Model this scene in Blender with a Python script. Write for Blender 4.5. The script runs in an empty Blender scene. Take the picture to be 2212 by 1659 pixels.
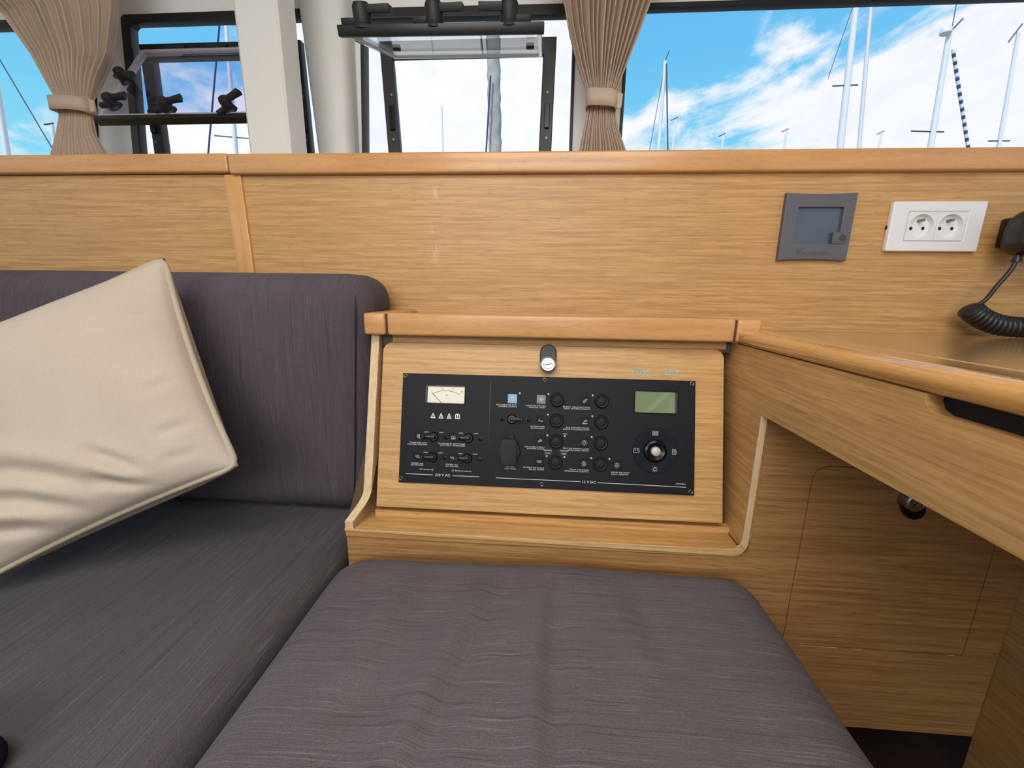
import bpy, bmesh, math, random
from mathutils import Vector, Matrix
random.seed(7)
R = math.radians
scene = bpy.context.scene
C = scene.collection

# ------------------------------------------------------------------ camera
cam_d = bpy.data.cameras.new('camera'); cam = bpy.data.objects.new('camera', cam_d); C.objects.link(cam)
cam_d.sensor_width = 36.0; cam_d.lens = 14.456; cam_d.clip_start = 0.02; cam_d.clip_end = 500
yaw, pit, rol = R(-3.879), R(12.505), R(-0.798)
Fw = Vector((math.sin(yaw)*math.cos(pit), math.cos(yaw)*math.cos(pit), -math.sin(pit)))
r0 = Vector((math.cos(yaw), -math.sin(yaw), 0)); d0 = Fw.cross(r0)
Rt = math.cos(rol)*r0 + math.sin(rol)*d0
Dn = -math.sin(rol)*r0 + math.cos(rol)*d0
M = Matrix((Rt, -Dn, -Fw)).transposed().to_4x4(); M.translation = Vector((0, -0.78, 0.85))
cam.matrix_world = M
scene.camera = cam

# ------------------------------------------------------------------ view, world
scene.view_settings.view_transform = 'Standard'; scene.view_settings.look = 'None'
scene.view_settings.exposure = 0.0; scene.view_settings.gamma = 1.0
scene.view_settings.use_curve_mapping = False

world = bpy.data.worlds.new('sky'); scene.world = world; world.use_nodes = True
def build_world():
    nt = world.node_tree; N = nt.nodes; L = nt.links; N.clear()
    def node(t, **k):
        n = N.new(t)
        for a, b in k.items(): setattr(n, a, b)
        return n
    def math_(op, a, b=None, c=None, clamp=False):
        n = node('ShaderNodeMath', operation=op); n.use_clamp = clamp
        for i, v in enumerate((a, b, c)):
            if v is None: continue
            if isinstance(v, (int, float)): n.inputs[i].default_value = v
            else: L.new(v, n.inputs[i])
        return n.outputs[0]
    tc = node('ShaderNodeTexCoord'); sp = node('ShaderNodeSeparateXYZ'); L.new(tc.outputs['Generated'], sp.inputs[0])
    az = math_('ARCTAN2', sp.outputs[0], sp.outputs[1]); el = math_('ARCSINE', sp.outputs[2])
    # height of the cloud bank round the horizon
    fc = node('ShaderNodeFloatCurve'); cm = fc.mapping.curves[0]
    pts = [(-3.14, .34), (-1.1, .24), (-.9, .18), (-.72, .27), (-.6, .38), (-.42, .70), (0.0, .72), (.13, .28), (.30, .285), (.41, .35), (.52, .40), (.66, .45), (.9, .42), (1.6, .34), (3.14, .34)]
    xs = [((a+3.1416)/6.2832, b) for a, b in pts]
    cm.points[0].location = xs[0]; cm.points[1].location = xs[-1]
    for p in xs[1:-1]: cm.points.new(*p)
    fc.mapping.update()
    L.new(math_('DIVIDE', math_('ADD', az, 3.1416), 6.2832), fc.inputs['Value'])
    # fbm stretched along a slope, the way wind drags cloud
    cv = node('ShaderNodeCombineXYZ')
    s = math_('ADD', math_('MULTIPLY', az, .80), math_('MULTIPLY', el, .9))
    t = math_('SUBTRACT', math_('MULTIPLY', el, 1.7), math_('MULTIPLY', az, .62))
    L.new(s, cv.inputs[0]); L.new(t, cv.inputs[1]); cv.inputs[2].default_value = 3.3
    n1 = node('ShaderNodeTexNoise'); n1.inputs['Scale'].default_value = 5.5; n1.inputs['Detail'].default_value = 9; n1.inputs['Roughness'].default_value = .6; n1.inputs['Distortion'].default_value = .35
    L.new(cv.outputs[0], n1.inputs['Vector'])
    n2 = node('ShaderNodeTexNoise'); n2.inputs['Scale'].default_value = 14; n2.inputs['Detail'].default_value = 8; n2.inputs['Roughness'].default_value = .62
    L.new(cv.outputs[0], n2.inputs['Vector'])
    base = math_('ADD', math_('SUBTRACT', fc.outputs[0], el), math_('MULTIPLY', math_('SUBTRACT', n1.outputs[0], .49), .72))
    base = math_('ADD', base, math_('MULTIPLY', math_('SUBTRACT', n2.outputs[0], .5), .16))
    mr = node('ShaderNodeMapRange', interpolation_type='SMOOTHSTEP'); L.new(base, mr.inputs[0])
    mr.inputs[1].default_value = -.075; mr.inputs[2].default_value = .075
    bl = node('ShaderNodeMixRGB'); me = node('ShaderNodeMapRange'); L.new(el, me.inputs[0]); me.inputs[1].default_value = .15; me.inputs[2].default_value = .65
    L.new(me.outputs[0], bl.inputs[0]); bl.inputs[1].default_value = (.24, .74, .93, 1); bl.inputs[2].default_value = (.10, .43, .90, 1)
    mx = node('ShaderNodeMixRGB'); L.new(mr.outputs[0], mx.inputs[0]); L.new(bl.outputs[0], mx.inputs[1])
    cl = node('ShaderNodeMixRGB'); L.new(n2.outputs[0], cl.inputs[0]); cl.inputs[1].default_value = (.86, .90, .94, 1); cl.inputs[2].default_value = (1.08, 1.08, 1.08, 1)
    L.new(cl.outputs[0], mx.inputs[2])
    # below the horizon: harbour water
    up = math_('GREATER_THAN', el, 0.0)
    wm = node('ShaderNodeMixRGB'); L.new(up, wm.inputs[0]); wm.inputs[1].default_value = (.25, .30, .32, 1); L.new(mx.outputs[0], wm.inputs[2])
    bg = node('ShaderNodeBackground'); L.new(wm.outputs[0], bg.inputs[0]); bg.inputs[1].default_value = 1.0
    out = node('ShaderNodeOutputWorld'); L.new(bg.outputs[0], out.inputs[0])
build_world()

def area(name, loc, rot, sx, sy, power, col=(1, 1, 1)):
    l = bpy.data.lights.new(name, 'AREA'); l.shape = 'RECTANGLE'; l.size = sx; l.size_y = sy; l.energy = power; l.color = col
    o = bpy.data.objects.new(name, l); C.objects.link(o); o.location = loc; o.rotation_euler = rot
    return o
# added fill lights: in the unseen aft doorway, and overhead with no lamp there
area('aft_doorway_fill', (-0.3, -2.45, 1.45), (R(74), 0, 0), 1.6, .5, 17, (1.0, .955, .90))
area('overhead_fill', (-0.1, -0.95, 1.735), (R(14), 0, 0), 1.1, .7, 20.5, (1.0, .95, .89))
sun_d = bpy.data.lights.new('sun', 'SUN'); sun_d.energy = 2.6; sun_d.angle = R(1.5); sun_d.color = (1.0, .97, .92)
sun = bpy.data.objects.new('sun', sun_d); C.objects.link(sun)
sun.rotation_euler = Vector((.28, .60, -.75)).to_track_quat('-Z', 'Y').to_euler()      # high, from astern

# ------------------------------------------------------------------ helpers
def setp(o, label=None, cat=None, group=None, kind=None):
    for k, v in (('label', label), ('category', cat), ('group', group), ('kind', kind)):
        if v: o[k] = v
    return o
def thing(name, label, cat, loc=(0, 0, 0), rot=(0, 0, 0), group=None):
    o = bpy.data.objects.new(name, None); C.objects.link(o); o.empty_display_size = .05
    o.location = loc; o.rotation_euler = rot
    return setp(o, label, cat, group)
def put(name, me, mat=None, parent=None, local=False, smooth=False):
    """link a mesh; its coordinates are world ones unless local"""
    o = bpy.data.objects.new(name, me); C.objects.link(o)
    if mat is not None and not me.materials: me.materials.append(mat)
    if smooth:
        for p in me.polygons: p.use_smooth = True
    if parent is not None:
        o.parent = parent
        if not local: o.matrix_parent_inverse = wm_of(parent).inverted()
    return o
def wm_of(o):
    m = o.matrix_basis.copy()
    if o.parent: m = wm_of(o.parent) @ o.matrix_parent_inverse @ m
    return m
def from_bm(name, bm):
    bmesh.ops.recalc_face_normals(bm, faces=bm.faces)
    me = bpy.data.meshes.new(name); bm.to_mesh(me); bm.free(); return me
def pydata(name, v, f):
    me = bpy.data.meshes.new(name); me.from_pydata([tuple(p) for p in v], [], f); me.update()
    bm = bmesh.new(); bm.from_mesh(me); bmesh.ops.recalc_face_normals(bm, faces=bm.faces); bm.to_mesh(me); bm.free()
    return me
def box_me(lo, hi, bev=.0, seg=2, name='box'):
    bm = bmesh.new(); bmesh.ops.create_cube(bm, size=1)
    for v in bm.verts: v.co = Vector([lo[i] + (v.co[i]+.5)*(hi[i]-lo[i]) for i in range(3)])
    if bev: bmesh.ops.bevel(bm, geom=bm.edges[:], offset=bev, segments=seg, profile=.5, affect='EDGES')
    me = from_bm(name, bm)
    if bev: shade(me)
    return me
def shade(me, ang=35):
    for p in me.polygons: p.use_smooth = True
    try: me.set_sharp_from_angle(angle=R(ang))
    except Exception: pass
    return me
def box(name, lo, hi, mat, parent=None, bev=.0, seg=2, local=False):
    return put(name, box_me(lo, hi, bev, seg, name), mat, parent, local)
def prism_me(pts, axis, a, b, bev=0, name='prism'):
    """2-D outline run along an axis. axis x: pts are (y,z); y: (x,z); z: (x,y)"""
    bm = bmesh.new()
    def P(p, t): return {'x': (t, p[0], p[1]), 'y': (p[0], t, p[1]), 'z': (p[0], p[1], t)}[axis]
    A = [bm.verts.new(P(p, a)) for p in pts]; B = [bm.verts.new(P(p, b)) for p in pts]
    n = len(pts)
    bm.faces.new(A); bm.faces.new(B[::-1])
    for i in range(n): bm.faces.new((A[i], B[i], B[(i+1) % n], A[(i+1) % n]))
    bmesh.ops.recalc_face_normals(bm, faces=bm.faces)
    if bev:
        es = [e for e in bm.edges if e.calc_face_angle(0) > R(40)]
        bmesh.ops.bevel(bm, geom=es, offset=bev, segments=2, profile=.5, affect='EDGES')
    return shade(from_bm(name, bm))
def prism(name, pts, axis, a, b, mat, parent=None, bev=0, local=False):
    return put(name, prism_me(pts, axis, a, b, bev, name), mat, parent, local)
def lathe_me(prof, seg=28, name='lathe'):
    v = []; f = []; rings = []
    for r, z in prof:
        if r < 1e-7: rings.append([len(v)]); v.append((0, 0, z))
        else:
            rings.append(list(range(len(v), len(v)+seg)))
            v += [(r*math.cos(2*math.pi*i/seg), r*math.sin(2*math.pi*i/seg), z) for i in range(seg)]
    for A, B in zip(rings, rings[1:]):
        for i in range(seg):
            j = (i+1) % seg
            if len(A) == 1 and len(B) == 1: continue
            if len(A) == 1: f.append((A[0], B[i], B[j]))
            elif len(B) == 1: f.append((A[i], A[j], B[0]))
            else: f.append((A[i], A[j], B[j], B[i]))
    return shade(pydata(name, v, f))
def tube_me(pts, r, seg=10, closed=False, name='tube'):
    pts = [Vector(p) for p in pts]; n = len(pts); v = []; f = []
    rr = r if isinstance(r, (list, tuple)) else [r]*n
    prev = None
    for i, p in enumerate(pts):
        a = pts[(i-1) % n] if closed or i else pts[0]; b = pts[(i+1) % n] if closed or i < n-1 else pts[-1]
        t = (b-a).normalized()
        if prev is None:
            u = t.cross(Vector((0, 0, 1)));
            if u.length < .1: u = t.cross(Vector((1, 0, 0)))
        else: u = prev - t*prev.dot(t)
        u.normalize(); prev = u; w = t.cross(u)
        for k in range(seg):
            an = 2*math.pi*k/seg; v.append(p + (u*math.cos(an)+w*math.sin(an))*rr[i])
    for i in range(n if closed else n-1):
        for k in range(seg):
            j = (i+1) % n; l = (k+1) % seg
            f.append((i*seg+k, i*seg+l, j*seg+l, j*seg+k))
    if not closed:
        f.append(tuple(range(seg))[::-1]); f.append(tuple(range((n-1)*seg, n*seg)))
    return shade(pydata(name, v, f), 60)
def smooth_path(pts, k=8):
    """Catmull-Rom through points"""
    P = [Vector(p) for p in pts]; P = [P[0]*2-P[1]] + P + [P[-1]*2-P[-2]]; out = []
    for i in range(1, len(P)-2):
        for s in range(k):
            t = s/k; a, b, c, d = P[i-1:i+3]
            out.append(.5*((2*b)+(c-a)*t+(2*a-5*b+4*c-d)*t*t+(3*b-a-3*c+d)*t**3))
    out.append(P[-2]); return out
def rrect(x0, y0, x1, y1, r, seg=6):
    """rounded rectangle; r a number or four radii (bl, br, tr, tl)"""
    rs = r if isinstance(r, (tuple, list)) else (r,)*4; out = []
    for (cx, cy, a0), q in zip(((x0, y0, 180), (x1, y0, 270), (x1, y1, 0), (x0, y1, 90)), rs):
        sx = 1 if cx == x0 else -1; sy = 1 if cy == y0 else -1
        if q <= 0: out.append((cx, cy)); continue
        for i in range(seg+1):
            a = R(a0+90*i/seg); out.append((cx+sx*q+q*math.cos(a), cy+sy*q+q*math.sin(a)))
    return out
def circ(cx, cy, r, n=32): return [(cx+r*math.cos(2*math.pi*i/n), cy+r*math.sin(2*math.pi*i/n)) for i in range(n)]
XZ = Matrix.Rotation(R(90), 4, 'X')                # plate drawn in x,y stands up, its thickness towards the viewer
def atY(y): return Matrix.Translation((0, y, 0)) @ XZ
pending = []                                        # outlines and lettering are turned into meshes in one go at the end
def plate(name, loops, depth, mat, parent=None, xf=None, bev=0, local=False, z0=0.0):
    cu = bpy.data.curves.new(name, 'CURVE'); cu.dimensions = '2D'; cu.fill_mode = 'BOTH'
    for lp in loops:
        s = cu.splines.new('POLY'); s.points.add(len(lp)-1); s.use_cyclic_u = True
        for p, q in zip(s.points, lp): p.co = (q[0], q[1], 0, 1)
    cu.extrude = max(depth/2-bev, 0); cu.bevel_depth = bev; cu.bevel_resolution = 1; cu.offset = -bev
    o = bpy.data.objects.new(name, bpy.data.meshes.new(name)); C.objects.link(o)
    if parent is not None:
        o.parent = parent
        if not local: o.matrix_parent_inverse = wm_of(parent).inverted()
    pending.append((o, cu, (xf or Matrix()) @ Matrix.Translation((0, 0, z0+depth/2)), mat, 30))
    return o
def text(name, s, size, x, y, z, mat, parent, align='CENTER', sx=1.0, shear=0, xf=None, ext=.00004):
    cu = bpy.data.curves.new(name, 'FONT'); cu.body = s; cu.size = size; cu.align_x = align; cu.align_y = 'CENTER'; cu.shear = shear; cu.extrude = ext; cu.resolution_u = 2
    o = bpy.data.objects.new(name, bpy.data.meshes.new(name)); C.objects.link(o); o.parent = parent
    pending.append((o, cu, (xf or Matrix()) @ Matrix.Translation((x, y, z)) @ Matrix.Diagonal((sx, 1, 1, 1)), mat, 30))
    return o
def flush():
    tmp = []
    for o, cu, xf, mat, an in pending:
        t = bpy.data.objects.new('tmp', cu); C.objects.link(t); tmp.append(t)
    dg = bpy.context.evaluated_depsgraph_get(); dg.update()
    for t, (o, cu, xf, mat, an) in zip(tmp, pending):
        me = bpy.data.meshes.new_from_object(t.evaluated_get(dg)); me.transform(xf)
        if xf.to_3x3().determinant() < 0: me.flip_normals()
        me.materials.clear(); me.materials.append(mat); old = o.data; o.data = me; me.name = old.name; bpy.data.meshes.remove(old)
        if cu.bl_rna.identifier != 'TextCurve' and cu.bevel_depth: shade(me, an)
    for t in tmp:
        c = t.data; bpy.data.objects.remove(t); bpy.data.curves.remove(c)
    pending.clear()
def strokes(name, lines, w, z, mat, parent, xf=None):
    """printed lines"""
    v = []; f = []
    for ln in lines:
        for a, b in zip(ln, ln[1:]):
            d = Vector((b[0]-a[0], b[1]-a[1]));
            if d.length < 1e-9: continue
            d.normalize(); n = Vector((-d.y, d.x))*w/2; e = d*w*.35; i = len(v)
            for p in (Vector(a)-e-n, Vector(b)+e-n, Vector(b)+e+n, Vector(a)-e+n): v.append((p.x, p.y, z))
            f.append((i, i+1, i+2, i+3))
    me = bpy.data.meshes.new(name); me.from_pydata(v, [], f)
    if xf: me.transform(xf)
    return put(name, me, mat, parent, True)
def rbox_me(lo, hi, r, step, disp=None, name='cushion'):
    """soft box: rounded by r, gridded every step, then pushed about by disp(p, n)"""
    lo = Vector(lo); hi = Vector(hi); bm = bmesh.new(); cache = {}
    ns = [max(2, int((hi[i]-lo[i])/step)) for i in range(3)]
    def vert(k):
        if k in cache: return cache[k]
        p = Vector([lo[i]+(hi[i]-lo[i])*k[i]/ns[i] for i in range(3)])
        c = Vector([min(max(p[i], lo[i]+r[i]), hi[i]-r[i]) for i in range(3)])
        d = Vector([(p[i]-c[i])/r[i] for i in range(3)])
        n = d.normalized() if d.length > 0 else Vector((0, 0, 1))
        q = c+Vector([n[i]*r[i] for i in range(3)])
        if disp: q = disp(q, n)
        cache[k] = bm.verts.new(q); return cache[k]
    for ax in range(3):
        u, w = [i for i in range(3) if i != ax]
        for side in (0, ns[ax]):
            for i in range(ns[u]):
                for j in range(ns[w]):
                    ks = []
                    for a, b in ((i, j), (i+1, j), (i+1, j+1), (i, j+1)):
                        k = [0, 0, 0]; k[ax] = side; k[u] = a; k[w] = b; ks.append(vert(tuple(k)))
                    try: bm.faces.new(ks)
                    except ValueError: pass
    me = from_bm(name, bm)
    for p in me.polygons: p.use_smooth = True
    return me

# ------------------------------------------------------------------ materials
def mat_base(name, col=(.5, .5, .5), rough=.5, metal=0.0, spec=.5, coat=0):
    m = bpy.data.materials.new(name); m.use_nodes = True
    b = m.node_tree.nodes['Principled BSDF']
    b.inputs['Base Color'].default_value = (*col, 1); b.inputs['Roughness'].default_value = rough; b.inputs['Metallic'].default_value = metal
    b.inputs['Specular IOR Level'].default_value = spec; b.inputs['Coat Weight'].default_value = coat; b.inputs['Coat Roughness'].default_value = .12
    return m
class NT:
    def __init__(s, m): s.t = m.node_tree; s.b = s.t.nodes['Principled BSDF']; s.tc = s.t.nodes.new('ShaderNodeTexCoord')
    def mapping(s, scale, loc=(0, 0, 0), rot=(0, 0, 0)):
        n = s.t.nodes.new('ShaderNodeMapping'); n.inputs['Scale'].default_value = scale; n.inputs['Location'].default_value = loc; n.inputs['Rotation'].default_value = rot
        s.t.links.new(s.tc.outputs['Object'], n.inputs[0]); return n.outputs[0]
    def noise(s, vec, scale=1, detail=4, rough=.55, dist=0):
        n = s.t.nodes.new('ShaderNodeTexNoise'); n.inputs['Scale'].default_value = scale; n.inputs['Detail'].default_value = detail
        n.inputs['Roughness'].default_value = rough; n.inputs['Distortion'].default_value = dist
        s.t.links.new(vec, n.inputs['Vector']); return n.outputs[0]
    def rng(s, v, a, b, lo=0, hi=1):
        n = s.t.nodes.new('ShaderNodeMapRange'); s.t.links.new(v, n.inputs[0])
        for i, x in enumerate((a, b, lo, hi)): n.inputs[i+1].default_value = x
        return n.outputs[0]
    def mix(s, f, a, b, kind='MIX'):
        n = s.t.nodes.new('ShaderNodeMixRGB'); n.blend_type = kind
        for i, x in enumerate((f, a, b)):
            if isinstance(x, (int, float)): n.inputs[i].default_value = x
            elif isinstance(x, tuple): n.inputs[i].default_value = (*x, 1)
            else: s.t.links.new(x, n.inputs[i])
        return n.outputs[0]
    def math(s, op, a, b):
        n = s.t.nodes.new('ShaderNodeMath'); n.operation = op
        for i, x in enumerate((a, b)):
            if isinstance(x, (int, float)): n.inputs[i].default_value = x
            else: s.t.links.new(x, n.inputs[i])
        return n.outputs[0]
    def col(s, c): s.t.links.new(c, s.b.inputs['Base Color'])
    def bump(s, h, strength=.2, dist=.001):
        n = s.t.nodes.new('ShaderNodeBump'); n.inputs['Strength'].default_value = strength; n.inputs['Distance'].default_value = dist
        s.t.links.new(h, n.inputs['Height']); s.t.links.new(n.outputs[0], s.b.inputs['Normal'])
def sc3(axis, along, across):
    return tuple(along if i == axis else across for i in range(3))
def oak(name, axis=0, light=(.63, .365, .142), dark=(.45, .240, .083), rough=.42, tilt=(0, 0, 0), coat=0, scuff=False):
    m = mat_base(name, light, rough, coat=coat); n = NT(m)
    a = n.noise(n.mapping(sc3(axis, 6.5, 235), (1.3, 2.1, .7), tilt), 1, 4, .60, .15)
    b = n.noise(n.mapping(sc3(axis, 1.1, 24), (5.3, .1, 2.7), tilt), 1, 3, .5, .3)
    p = n.noise(n.mapping(sc3(axis, 24, 520), (0, 3, 9), tilt), 1, 3, .6)
    c = n.mix(n.rng(a, .38, .60), dark, light)
    c = n.mix(n.rng(b, .35, .65, 0, .33), c, tuple(x*.78 for x in light))
    c = n.mix(n.rng(p, .56, .64, 0, .55), c, tuple(x*.74 for x in dark))
    if scuff:       # pale rubbed marks on the panel
        w = n.noise(n.mapping((130, 130, 26)), 1, 3)
        for (x, z, sx, sz) in ((-.199, .935, 75, 26), (-.191, 1.025, 80, 60)):
            mp = n.mapping((sx, 0, sz), (-x*sx, 0, -z*sz)); ln = n.t.nodes.new('ShaderNodeVectorMath'); ln.operation = 'LENGTH'; n.t.links.new(mp, ln.inputs[0])
            c = n.mix(n.math('MULTIPLY', n.rng(ln.outputs['Value'], .3, 1.0, .38, 0), n.rng(w, .45, .62)), c, (.82, .68, .48))
    n.col(c); n.bump(n.math('ADD', a, p), .12, .0006)
    return m
def beech(name, axis=0, light=(.66, .350, .140), dark=(.54, .265, .093), rough=.35, coat=.25):
    m = mat_base(name, light, rough, coat=coat); n = NT(m)
    a = n.noise(n.mapping(sc3(axis, 5, 60)), 1, 4, .6, .4); f = n.noise(n.mapping(sc3(axis, 70, 420)), 1, 2)
    c = n.mix(n.rng(a, .35, .7), light, dark); c = n.mix(n.rng(f, .56, .68, 0, .28), c, (.40, .155, .045))
    n.col(c); return m
def fabric(name, axis, flat, base=(.108, .092, .108), hi=(.25, .225, .245), lo=(.052, .043, .055)):
    m = mat_base(name, base, .92, spec=.15); m.node_tree.nodes['Principled BSDF'].inputs['Sheen Weight'].default_value = .04
    n = NT(m)
    s = n.noise(n.mapping(tuple(8 if i == flat else x for i, x in enumerate(sc3(axis, 13, 620)))), 1, 3, .6); s2 = n.noise(n.mapping(tuple(6 if i == flat else x for i, x in enumerate(sc3(axis, 6, 330))), (4, 2, 1)), 1, 3, .6)
    g = n.noise(n.mapping((900, 900, 900)), 1, 2, .7)
    big = n.noise(n.mapping((5, 5, 5)), 1, 3)
    c = n.mix(n.rng(big, .3, .7), base, tuple(x*.84 for x in base))
    c = n.mix(n.rng(s, .56, .76, 0, .62), c, hi); c = n.mix(n.rng(s2, .30, .45, .65, 0), c, lo)
    c = n.mix(n.rng(g, .30, .52, .55, 0), c, lo); c = n.mix(n.rng(g, .58, .78, 0, .35), c, hi)
    n.col(c); n.bump(n.math('ADD', g, s), .55, .0012)
    return m
def cotton(name, col, fine=800, thru=0.0):
    m = mat_base(name, col, .93, spec=.12); n = NT(m)
    g = n.noise(n.mapping((fine, fine, fine)), 1, 2, .7); big = n.noise(n.mapping((7, 7, 7)), 1, 3)
    c = n.mix(n.rng(big, .3, .7, 0, 1), col, tuple(x*.88 for x in col)); c = n.mix(n.rng(g, .30, .5, .30, 0), c, tuple(x*.6 for x in col))
    n.col(c); n.bump(g, .35, .0009)
    if thru:
        t = m.node_tree; tr = t.nodes.new('ShaderNodeBsdfTranslucent'); tr.inputs[0].default_value = (*col, 1); mx = t.nodes.new('ShaderNodeMixShader'); mx.inputs[0].default_value = thru
        t.links.new(n.b.outputs[0], mx.inputs[1]); t.links.new(tr.outputs[0], mx.inputs[2]); t.links.new(mx.outputs[0], t.nodes['Material Output'].inputs[0])
    return m
def plain(name, col, rough=.5, metal=0, var=.12, scale=60, spec=.5, bump=0.0):
    m = mat_base(name, col, rough, metal, spec); n = NT(m)
    g = n.noise(n.mapping((scale,)*3), 1, 4); n.col(n.mix(n.rng(g, .3, .7), col, tuple(max(0, x*(1-var)) for x in col)))
    if bump: n.bump(g, bump, .0006)
    return m
def glass(name, tint=(1, 1, 1), refl=.06):
    m = bpy.data.materials.new(name); m.use_nodes = True; t = m.node_tree; t.nodes.clear()
    tr = t.nodes.new('ShaderNodeBsdfTransparent'); tr.inputs[0].default_value = (*tint, 1)
    gl = t.nodes.new('ShaderNodeBsdfGlossy'); gl.inputs['Roughness'].default_value = .02
    fr = t.nodes.new('ShaderNodeLayerWeight'); fr.inputs[0].default_value = .5
    pw = t.nodes.new('ShaderNodeMath'); pw.operation = 'POWER'; t.links.new(fr.outputs['Facing'], pw.inputs[0]); pw.inputs[1].default_value = 4.0
    mu = t.nodes.new('ShaderNodeMath'); mu.operation = 'MULTIPLY_ADD'; t.links.new(pw.outputs[0], mu.inputs[0]); mu.inputs[1].default_value = .45; mu.inputs[2].default_value = refl*.5
    mx = t.nodes.new('ShaderNodeMixShader'); t.links.new(mu.outputs[0], mx.inputs[0]); t.links.new(tr.outputs[0], mx.inputs[1]); t.links.new(gl.outputs[0], mx.inputs[2])
    o = t.nodes.new('ShaderNodeOutputMaterial'); t.links.new(mx.outputs[0], o.inputs[0]); return m

OAK = oak('oak_veneer', 0); OAKW = oak('oak_wall_veneer', 0, scuff=True)
OAKD = oak('oak_door_veneer', 0, light=(.66, .385, .145), dark=(.47, .25, .083))
OAKY = oak('oak_veneer_lengthways', 1)
OAKDESK = oak('lacquered_oak_top', 0, light=(.60, .35, .14), dark=(.47, .255, .095), rough=.16, coat=.6)
OAKSHADE = oak('oak_veneer_shaded', 0, light=(.50, .27, .10), dark=(.33, .16, .055))  # oak veneer with under-desk shade put into a darker colour
BEECH = beech('beech_rail', 0); BEECHZ = beech('beech_batten', 2, (.66, .35, .125), (.54, .26, .085)); BEECHY = beech('beech_lacquered_edge', 1, (.72, .385, .130), (.62, .31, .090), .12, .9)
PALE = oak('pale_edge_veneer', 2, (.80, .58, .35), (.66, .45, .25)); PALEX = oak('oak_lip_veneer', 0, (.72, .46, .215), (.55, .32, .13))
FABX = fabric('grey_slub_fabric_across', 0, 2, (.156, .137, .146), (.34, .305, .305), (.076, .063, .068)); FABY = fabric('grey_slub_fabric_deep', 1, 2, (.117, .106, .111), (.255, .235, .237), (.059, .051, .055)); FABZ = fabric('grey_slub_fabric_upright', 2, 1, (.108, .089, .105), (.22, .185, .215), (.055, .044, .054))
PILLOW = cotton('cream_cotton', (.60, .50, .405), 620); PIPING = cotton('cream_piping', (.54, .44, .335), 900)
CURT = cotton('beige_curtain', (.84, .70, .57), 900, .38)
WHITE = plain('white_gelcoat', (.88, .885, .87), .35, bump=.05, var=.04); WARMWHITE = plain('warm_white_pillar', (.78, .775, .74), .5, var=.06, scale=300, bump=.08)
BLACKF = plain('black_frame', (.012, .012, .013), .4, var=.3); BLACKM = plain('black_matt_plastic', (.012, .012, .014), .55, var=.3)
PANELB = plain('panel_black', (.010, .010, .014), .50, var=.2, scale=500, spec=.22, bump=.04); CAPB = plain('rubber_black', (.012, .012, .012), .6, var=.2, spec=.3); CAPG = plain('socket_rubber', (.034, .034, .034), .75, var=.2, spec=.3)
GLOSSB = plain('gloss_black', (.005, .005, .006), .22, var=.2, spec=.3); TILE = plain('pictogram_tile', (.010, .014, .022), .45, var=.15, spec=.12); TILEB = plain('blue_tile', (.14, .33, .62), .25, var=.2); TILEF = plain('slate_tile', (.045, .075, .115), .22, var=.2)
PRINT = plain('white_print', (.80, .80, .80), .6, var=.05); DIMPRINT = plain('grey_print', (.55, .55, .55), .6, var=.05); INK = plain('black_print', (.03, .03, .03), .6)
CHROME = plain('chrome', (.40, .40, .41), .27, 1, .04); SCREWM = plain('bronze_screw', (.20, .15, .12), .35, .9, .3); LED = plain('led_lens', (.55, .55, .55), .25, var=.05); SILVER = plain('satin_silver', (.58, .56, .53), .5, .15, .06)
DIAL = plain('cream_dial', (.80, .76, .62), .35, var=.04); LCD = plain('green_lcd', (.20, .27, .15), .08, var=.06); LCDSIDE = plain('lcd_bezel', (.05, .055, .08), .25)
GREYP = plain('slate_plastic', (.115, .118, .138), .5, var=.08, scale=300, bump=.05); SCREEN = plain('blue_grey_screen', (.075, .105, .155), .12, var=.1, scale=30); DKGREYP = plain('engraved_grey', (.055, .057, .068), .5)
WPLAST = plain('white_socket_plastic', (.80, .82, .85), .35, var=.03); STEEL = plain('dull_pin_steel', (.30, .28, .25), .4, .9, .2); HOLE = plain('dark_hole', (.004, .004, .004), .8)
RUBBER = plain('black_handset', (.018, .018, .019), .38, var=.2); JOINT = plain('dark_brown_joint', (.10, .035, .012), .7); DARKB = plain('recess_shade', (.012, .010, .010), .8); FLOORM = plain('dark_floor', (.035, .018, .014), .5, var=.3); TAUPE = plain('taupe_strip', (.12, .095, .08), .7)  # DARKB: shade of hollows and undersides put into the colour
NAVY = cotton('navy_cloth', (.012, .014, .035), 500); BLUEINK = plain('blue_ink', (.22, .62, .76), .7); MASTW = plain('white_mast', (.90, .90, .90), .4, var=.04, scale=3); RIG = plain('rigging', (.10, .11, .13), .5); SAILG = cotton('furled_sail', (.50, .49, .47), 60); BLUEL = plain('blue_line', (.04, .07, .20), .6)
GLASS = glass('clear_window_glass', (.98, .985, 1.0), .008); TINT = glass('violet_tinted_acrylic', (.86, .86, .99), .05); TINT2 = glass('cool_tinted_acrylic', (.90, .94, .97), .08); ALU = plain('grey_aluminium', (.22, .22, .23), .35, .6, .1); ACRYL = plain('acrylic_edge', (.42, .40, .42), .15, var=.1)

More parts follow.
